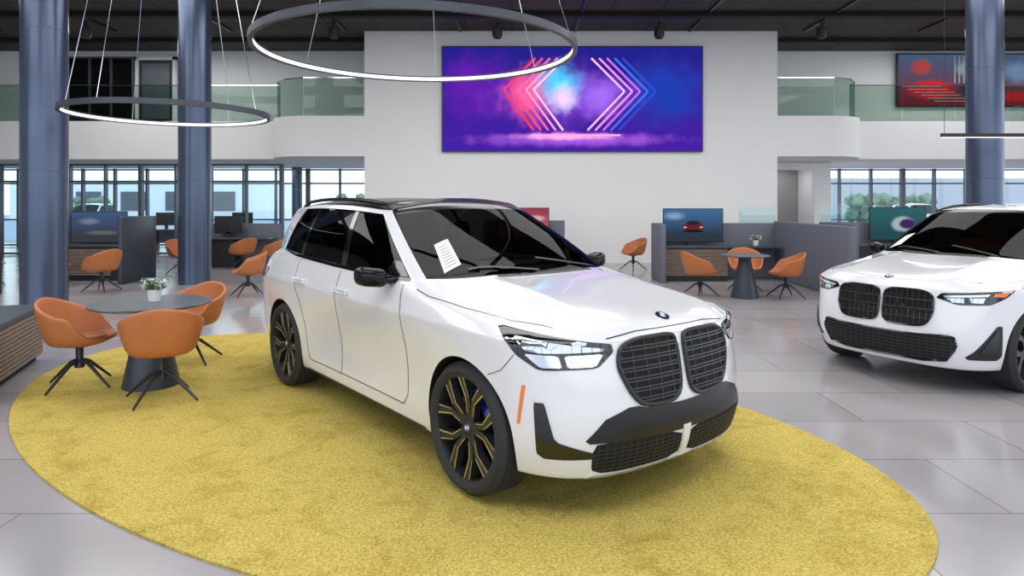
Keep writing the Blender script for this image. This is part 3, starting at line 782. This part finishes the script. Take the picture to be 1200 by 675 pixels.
e = empty('wall_poster', (14.0, 20.5, 5.38))
pm = blob_mat('poster_glow_picture', (.16, .02, .03), (.05, .09, .16), 2, -.7, .7, [
    (-1.2, -.3, .9, .35, (.55, .02, .03), .6), (.3, -.25, .9, .3, (.03, .04, .07), .6), (.0, .35, .55, .35, (.20, .27, .30), .4), (-1.5, .4, .4, .3, (.35, .05, .05), .4), (1.5, .25, .7, .45, (.12, .20, .32), .3), (1.5, -.5, .8, .2, (.45, .02, .03), .5)], 1.1, noise=.25, nscale=4)
mesh('picture', [(-2.2, -.04, -.78), (2.3, -.04, -.78), (2.3, -.04, .78), (-2.2, -.04, .78)], [[0, 1, 2, 3]], pm, e)  # poster is no lamp; its brightness is put in as emission
box('frame', -2.24, 2.34, -.03, .03, -.82, .82, M['satin'], e)
a = Acc()
for k in range(9): a.box(-.5+k*.14, -.46+k*.14, -.045, -.041, -.1, .75)
for k in range(6): a.box(-2.1+k*.2, -.9+k*.2, -.045, -.041, -.2-k*.09, -.18-k*.09)
a.obj('stripes', M['wallgrey'], e, False)

# ------------------------------------------------------------ ring pendants
def ring(x, y, z, r, anch, wires):
    e = empty('ring_pendant', (x, y, z))
    v, f = revolve([(r, -.032), (r, .032), (r-.045, .032), (r-.045, .018), (r-.036, .018), (r-.036, -.022), (r-.045, -.022), (r-.045, -.032)], 128, closed=True); mesh('profile', v, f, M['ringm'], e, True, sharp=30)
    v, f = revolve([(r-.044, -.021), (r-.044, .017), (r-.037, .017), (r-.037, -.021)], 128, closed=True); mesh('led', v, f, M['ringe'], e, True)
    a = Acc()
    for t in wires:
        p = Vector((math.cos(t)*(r-.02), math.sin(t)*(r-.02), .03)); q = Vector((p.x*anch, p.y*anch, CEIL-z))
        vv, ff = tube([p, q], .004, 6); a.add(vv, ff)
    vv, ff = revolve([(.0, CEIL-z-.05), (.12, CEIL-z-.05), (.12, CEIL-z)], 24); a.add(vv, ff)
    a.obj('suspension', M['chrome'], e)
ring(-.93, 6.62, 3.15, 1.57, .35, [R(-88), R(-20), R(40), R(90), R(150), R(205)])
ring(-4.47, 8.75, 2.80, 1.24, .45, [R(-100), R(-10), R(75), R(140), R(195)])

e = empty('linear_pendant', (8.0, 11.0, 2.75)); box('bar', -.95, 3.2, -.03, .03, -.03, .03, M['spot'], e); box('led', -.95, 3.2, -.022, .022, -.04, -.031, M['ringe'], e)
a = Acc()
for x in (-.9, 1.0, 3.0): v, f = tube([(x, 0, .03), (x, 0, CEIL-2.75)], .004, 6); a.add(v, f)
a.obj('wires', M['spot'], e)
for x in (-4.6, -.38, 3.8, 8.0, 12.1, -11):
    e = empty('ceiling_spotlight', (x, 17.3, CEIL)); a = Acc()
    v, f = revolve([(0, -.42), (.09, -.42), (.11, -.38), (.11, -.14), (.03, -.12), (.03, 0)], 24); a.add(v, f); a.box(-.13, .13, -.02, .02, -.36, -.14, 0); a.obj('housing', M['spot'], e)
for i, y in enumerate((14.6, 16.4)): box('ceiling_beam', -22, 24, y-.12, y+.12, CEIL-.12, CEIL, M['deep'])
for x0, x1 in ((-22, -4.05), (7.25, 24)): box('ceiling_beam', x0, x1, 18.9, 19.1, CEIL-.12, CEIL, M['deep'])
a = Acc()
for x in np.arange(-20, 23, 3.1): a.box(x-.04, x+.04, 12, 18.1, CEIL-.05, CEIL)
a.obj('ceiling_grid', M['satin'], None, False)

# ------------------------------------------------------------ rug
P = np.array([(-4.6, 7.7), (-3.9, 5.33), (-3.49, 4.66), (-2.64, 3.83), (-1.4, 2.98), (1.85, 2.96), (2.03, 3.21), (2.25, 4.0), (2.14, 4.8), (1.87, 5.44), (-3.17, 8.3)])
c0 = P.mean(0); Q = P-c0; A = np.c_[Q[:, 0]**2, Q[:, 0]*Q[:, 1], Q[:, 1]**2, Q[:, 0], Q[:, 1]]
s, *_ = np.linalg.lstsq(A, np.ones(len(P)), rcond=None)
MM = np.array([[s[0], s[1]/2], [s[1]/2, s[2]]]); cc = -np.linalg.solve(MM, s[3:5]/2); k = 1+cc @ MM @ cc
w, U = np.linalg.eigh(MM/k); ax = 1/np.sqrt(np.abs(w))*.99; ctr = cc+c0
e = empty('rug', (float(ctr[0]), float(ctr[1]), 0)); n = 160; V = []
for rr, z in ((1.0, 0), (1.0, .012), (.996, .016)):
    for i in range(n):
        t = 2*math.pi*i/n; p = U @ (ax*rr*np.array([math.cos(t), math.sin(t)])); V.append((p[0], p[1], z))
V.append((0, 0, .016)); Fq = []
for q in range(2):
    for i in range(n): j = (i+1) % n; Fq.append([q*n+i, q*n+j, (q+1)*n+j, (q+1)*n+i])
for i in range(n): Fq.append([2*n+i, 2*n+(i+1) % n, 3*n])
mesh('pile', V, Fq, M['rug'], e)

# ------------------------------------------------------------ furniture
def chair_meshes():
    n = 48; V = []; Fq = []
    def prof(t):
        c = math.cos(t); k = (1-c)/2
        rim = .44+.21*min(1, max(0, (k-.16)/.30))**1.2+.145*max(0, (k-.55)/.45)**1.3
        out = [(.09, .385), (.17, .392), (.215, .408)]
        h = rim-.408
        fl = .03+.035*k
        for q in (.12, .35, .65, .9, 1.0):
            out.append((.228+fl*math.sin(q*1.4)+.012*q, .418+(h-.01)*q))
        return out
    rows = 8
    for i in range(n):
        t = 2*math.pi*i/n
        c, s = math.cos(t), math.sin(t); se = 1/((abs(c)**2.5+abs(s)**2.5)**(1/2.5))
        for r, z in prof(t): V.append((r*c*se*1.0, r*s*se*1.06, z))
    V.append((0, 0, .382)); c = len(V)-1
    for i in range(n):
        j = (i+1) % n
        for q in range(rows-1): Fq.append([i*rows+q, j*rows+q, j*rows+q+1, i*rows+q+1])
        Fq.append([c, j*rows, i*rows])
    ob = mesh('shell', V, Fq, M['leather'], None, True)
    so = ob.modifiers.new('s', 'SOLIDIFY'); so.thickness = .032; so.offset = 0
    sb = ob.modifiers.new('b', 'SUBSURF'); sb.levels = 1; sb.render_levels = 1
    dg = bpy.context.evaluated_depsgraph_get(); me = bpy.data.meshes.new_from_object(ob.evaluated_get(dg)); bpy.data.objects.remove(ob)
    me.polygons.foreach_set('use_smooth', [True]*len(me.polygons))
    v, f = revolve([(0, .39), (.17, .39), (.205, .41), (.215, .435), (.19, .455), (0, .46)], 40); f = [q for q in f if len(q) < 10]
    o2 = mesh('cushion', v, f, M['leather'], None, True, sharp=80); mc = o2.data; bpy.data.objects.remove(o2)
    a = Acc(); v, f = revolve([(.10, .375), (.10, .36), (.032, .35), (.028, .22), (.04, .20), (.04, .17), (0, .165)], 24); a.add(v, f)
    for k in range(4):
        t = math.pi/4+k*math.pi/2; d = Vector((math.cos(t), math.sin(t), 0))
        pts = [d*.02+Vector((0, 0, .235)), d*.10+Vector((0, 0, .205)), d*.22+Vector((0, 0, .105)), d*.33+Vector((0, 0, .012))]
        v, f = tube(pts, .020, 8, False, .010); a.add(v, f)
    o3 = a.obj('legs', M['legs']); ml = o3.data; bpy.data.objects.remove(o3)
    return me, mc, ml
CH = chair_meshes()
def chair(x, y, face, z=0, legrot=0):
    e = empty('tub_chair', (x, y, z), R(face))
    link(bpy.data.objects.new('shell', CH[0]), e); link(bpy.data.objects.new('cushion', CH[1]), e)
    l = link(bpy.data.objects.new('legs', CH[2]), e); l.rotation_euler = (0, 0, R(legrot))
def table(x, y, r, z=0):
    e = empty('round_table', (x, y, z))
    v, f = revolve([(0, .715), (r-.02, .715), (r, .725), (r, .735), (r-.006, .74), (0, .74)], 64); f = [q for q in f if len(q) < 10]; mesh('top', v, f, M['tabletop'], e, True)
    v, f = revolve([(0, 0), (.235, 0), (.235, .012), (.10, .66), (.13, .715), (0, .715)], 48); f = [q for q in f if len(q) < 10]; mesh('base', v, f, M['tablebase'], e, True)
def plant(x, y, z, s=1, nm='potted_plant'):
    e = empty(nm, (x, y, z)); e.scale = (s, s, s); v, f = revolve([(0, 0), (.038, 0), (.048, .085), (.042, .085), (.04, .07), (0, .07)], 24); f = [q for q in f if len(q) < 10]; mesh('pot', v, f, M['white'], e, True)
    a = Acc(); rnd = random.Random(2)
    for k in range(130):
        t = rnd.uniform(0, 6.28); ph = rnd.uniform(0, 1); r = .085*math.sqrt(rnd.random()); p = Vector((r*math.cos(t), r*math.sin(t), .09+.07*rnd.random()))
        a.add(*tube([(p.x*.2, p.y*.2, .06), p], .0015, 4), 0)
        q = Matrix.Translation(p) @ Matrix.Rotation(t, 4, 'Z') @ Matrix.Rotation(ph*2, 4, 'X')
        a.add([(-.014, 0, 0), (0, .011, .004), (.016, 0, 0), (0, -.011, .004)], [[0, 1, 2, 3]], 1 if k % 3 else 0, q)
    a.obj('foliage', [M['green'], M['flower']], e, False)
table(-3.23, 6.0, .5, .016); plant(-3.23, 6.05, .758, 1.25)
chair(-3.84, 5.95, 10, .016, 20); chair(-2.90, 5.55, 115, .016, 10); chair(-3.30, 6.88, -115, .016, 30)
table(4.03, 11.6, .42)
for x, y, fc in ((-4.65, 11.8, 200), (-7.6, 12.4, 160), (-7.6, 15.4, -30), (-8.9, 13.0, 20), (-8.5, 18.0, 200), (2.93, 16.2, 200), (3.3, 11.75, 10), (4.72, 11.55, 170), (4.35, 12.5, -100), (-5.6, 15.8, 160), (8.4, 13.5, 200), (-10.4, 13.3, 30), (-6.6, 16.4, 150)): chair(x, y, fc, 0, 15)

ce = empty('sideboard', (-4.95, 7.05, 0), math.atan2(-1.06, .40))
box('carcass', 0, 1.9, -.5, 0, .06, .56, M['satin'], ce); box('top', -.01, 1.91, -.51, .02, .56, .58, M['tablebase'], ce); box('plinth', .04, 1.86, -.46, -.04, 0, .06, M['deep'], ce)
a = Acc()
for k in range(11): a.box(.015, 1.885, 0, .016, .08+k*.04, .08+k*.04+.031)
a.obj('slats', M['slat'], ce, False)

def tv(e, x, y, z0, w, h, mat):
    box('tv_frame', x, x+w, y, y+.04, z0, z0+h, M['satin'], e, .006)
    o = mesh('tv_picture', [(-w/2+.02, 0, -h/2+.02), (w/2-.02, 0, -h/2+.02), (w/2-.02, 0, h/2-.02), (-w/2+.02, 0, h/2-.02)], [[0, 1, 2, 3]], mat, e); o.location = (x+w/2, y-.003, z0+h/2)
tvA = blob_mat('tv_car_picture', (.03, .04, .06), (.05, .14, .30), 2, -.2, .3, [(-.4, .2, .3, .12, (.2, .35, .5), .2), (0, -.02, .26, .13, (.16, .015, .02), .6), (0, .05, .17, .06, (.02, .02, .03), .6), (0, -.12, .30, .04, (.01, .01, .015), .5), (-.17, -.04, .05, .02, (.8, .7, .6), .2), (.17, -.04, .05, .02, (.8, .7, .6), .2)], 1)
tvB = blob_mat('tv_road_picture', (.05, .055, .07), (.06, .12, .25), 2, -.2, .3, [(.1, -.12, .5, .06, (.15, .15, .16), .3), (-.2, .12, .3, .1, (.2, .25, .35), .2)], .8, .2, 5)
tvC = blob_mat('tv_abstract_picture', (.02, .07, .08), (.03, .12, .14), 2, -.2, .3, [(.1, 0, .3, .2, (.35, .45, .45), .6), (.2, .0, .22, .14, (.06, .02, .12), .6)], 1, .1, 5)
e = empty('workstation', (3.03, 14.5, 0))
a = Acc(); a.box(0, 2.75, 0, .10, 0, 1.2, 0, .02); a.box(2.66, 2.78, -3.2, .10, 0, 1.24, 0, .03); a.box(0, .10, -.9, 0, 0, 1.2, 0, .02); a.obj('partition', M['partition'], e)
box('desk', .12, 2.6, -.55, 0, .70, .74, M['tabletop'], e)
a = Acc()
for k in range(12): a.box(.12, 1.45, -.585, -.57, .12+k*.046, .155+k*.046)
a.obj('slats', M['slat'], e, False); box('carcass', .12, 1.45, -.57, -.05, 0, .70, M['satin'], e)
tv(e, .17, -.30, .80, 1.28, .72, tvA); box('tv_stand', .7, .9, -.28, -.2, .74, .85, M['satin'], e)
box('glass_screen', 1.9, 2.7, .03, .05, 1.2, 1.55, M['frost'], e)
plant(5.15, 14.15, .742, 1.3, 'desk_plant')
e = empty('workstation', (8.2, 15.2, 0)); a = Acc(); a.box(-1.2, 2.6, 0, .1, 0, 1.2, 0, .02); a.box(-1.2, -1.1, -1.5, 0, 0, 1.2, 0, .02); a.obj('partition', M['partition'], e)
box('desk', -1.1, 2.5, -.6, 0, .70, .74, M['tabletop'], e); box('cabinet', -.9, .8, -.55, -.05, 0, .70, M['satin'], e); tv(e, -.25, -.3, .80, 1.28, .74, tvC); box('tv_stand', .3, .5, -.28, -.2, .74, .85, M['satin'], e)
box('glass_screen', -1.2, .2, .03, .05, 1.2, 1.6, M['frost'], e)
e = empty('workstation', (-9.4, 14.6, 0)); a = Acc(); a.box(-.4, 1.6, 0, .1, 0, 1.35, 0, .02); a.box(1.5, 1.6, -1.2, 0, 0, 1.35, 0, .02); a.obj('partition', M['tablebase'], e)
box('desk', -.3, 1.5, -.55, 0, .72, .76, M['tabletop'], e); tv(e, -.02, -.3, .78, 1.2, .68, tvB); box('carcass', .1, 1.45, -.55, -.05, 0, .72, M['satin'], e)
a = Acc()
for k in range(12): a.box(.1, 1.0, -.585, -.55, .12+k*.046, .155+k*.046)
a.obj('slats', M['slat'], e, False)
e = empty('workstation', (-12.0, 12.0, 0)); a = Acc(); a.box(-1.2, 2.8, 0, .1, 0, 1.3, 0, .02); a.obj('partition', M['tablebase'], e); box('desk', -1.2, 2.8, -.7, 0, .72, .76, M['tabletop'], e); box('carcass', -1.2, 2.8, -.6, -.05, 0, .72, M['satin'], e)
e = empty('workstation', (-7.2, 17.4, 0)); a = Acc(); a.box(-1.2, 1.2, 0, .1, 0, 1.1, 0, .02); a.obj('partition', M['partition'], e); box('desk', -1.1, 1.1, -.6, 0, .72, .76, M['tabletop'], e); box('carcass', -1.1, .2, -.5, -.05, 0, .72, M['satin'], e); box('monitor', -.4, .3, -.3, -.26, .85, 1.3, M['satin'], e); box('stand', -.1, 0, -.3, -.2, .76, .9, M['satin'], e)
e = empty('workstation', (.2, 16.5, 0)); a = Acc(); a.box(-.9, 1.1, 0, .1, 0, 1.2, 0, .02); a.obj('partition', M['partition'], e); box('desk', -.8, 1.0, -.6, 0, .70, .74, M['tabletop'], e); box('carcass', -.6, .9, -.5, -.05, 0, .70, M['satin'], e)
tvD = blob_mat('tv_red_picture', (.45, .12, .14), (.30, .05, .08), 2, -.3, .3, [(.3, .1, .3, .1, (.7, .4, .4), .3)], 1); tv(e, -.55, -.3, .80, 1.25, .72, tvD); box('tv_stand', 0, .2, -.28, -.2, .74, .85, M['satin'], e)

# ------------------------------------------------------------ lights
w = bpy.data.worlds.new('World'); S.world = w; w.use_nodes = True
nt = w.node_tree; bg = nt.nodes['Background']
tc = nt.nodes.new('ShaderNodeTexCoord'); sp = nt.nodes.new('ShaderNodeSeparateXYZ'); cr = nt.nodes.new('ShaderNodeValToRGB')
L(nt, tc.outputs['Generated'], sp.inputs[0]); L(nt, sp.outputs[2], cr.inputs[0])
cr.color_ramp.elements[0].color = (.88, .94, 1, 1); cr.color_ramp.elements[1].color = (.42, .60, .95, 1); cr.color_ramp.elements[1].position = .8
L(nt, cr.outputs[0], bg.inputs[0]); bg.inputs[1].default_value = 2.3
def area(nm, loc, sx, sy, power, col=(.99, .985, 1), rot=(0, 0, 0)):
    l = bpy.data.lights.new(nm, 'AREA'); l.shape = 'RECTANGLE'; l.size = sx; l.size_y = sy; l.energy = power; l.color = col
    o = bpy.data.objects.new(nm, l); o.location = loc; o.rotation_euler = rot; link(o)
for x in (-9, 0, 9):
    for y in (1, 6.7, 12.4):
        area('ceiling_fill_light', (x, y, CEIL-.16), 6.5, 3.6, 262)  # soft fill lamps added overhead, out of view, to brighten the room
for x in (-12, -9.5, 12, 18): area('soffit_fill_light', (x, 22.8, 2.85), 2.5, 1.2, 50)  # fill lamps added under the mezzanine to brighten the back area
area('corridor_light', (8.7, 21.8, 2.8), .8, .8, 10)
for x in (-10, 13): area('mezzanine_light', (x, 18.4, CEIL-.16), 5, .5, 85)
# ------------------------------------------------------------ camera
cam = bpy.data.cameras.new('camera'); cam.sensor_width = 36; cam.lens = 785/1200*36; cam.shift_y = -100.5/1200; cam.clip_end = 300
co = bpy.data.objects.new('camera', cam); co.location = (0, 0, 1.65); co.rotation_euler = (R(90), 0, 0); link(co); S.camera = co
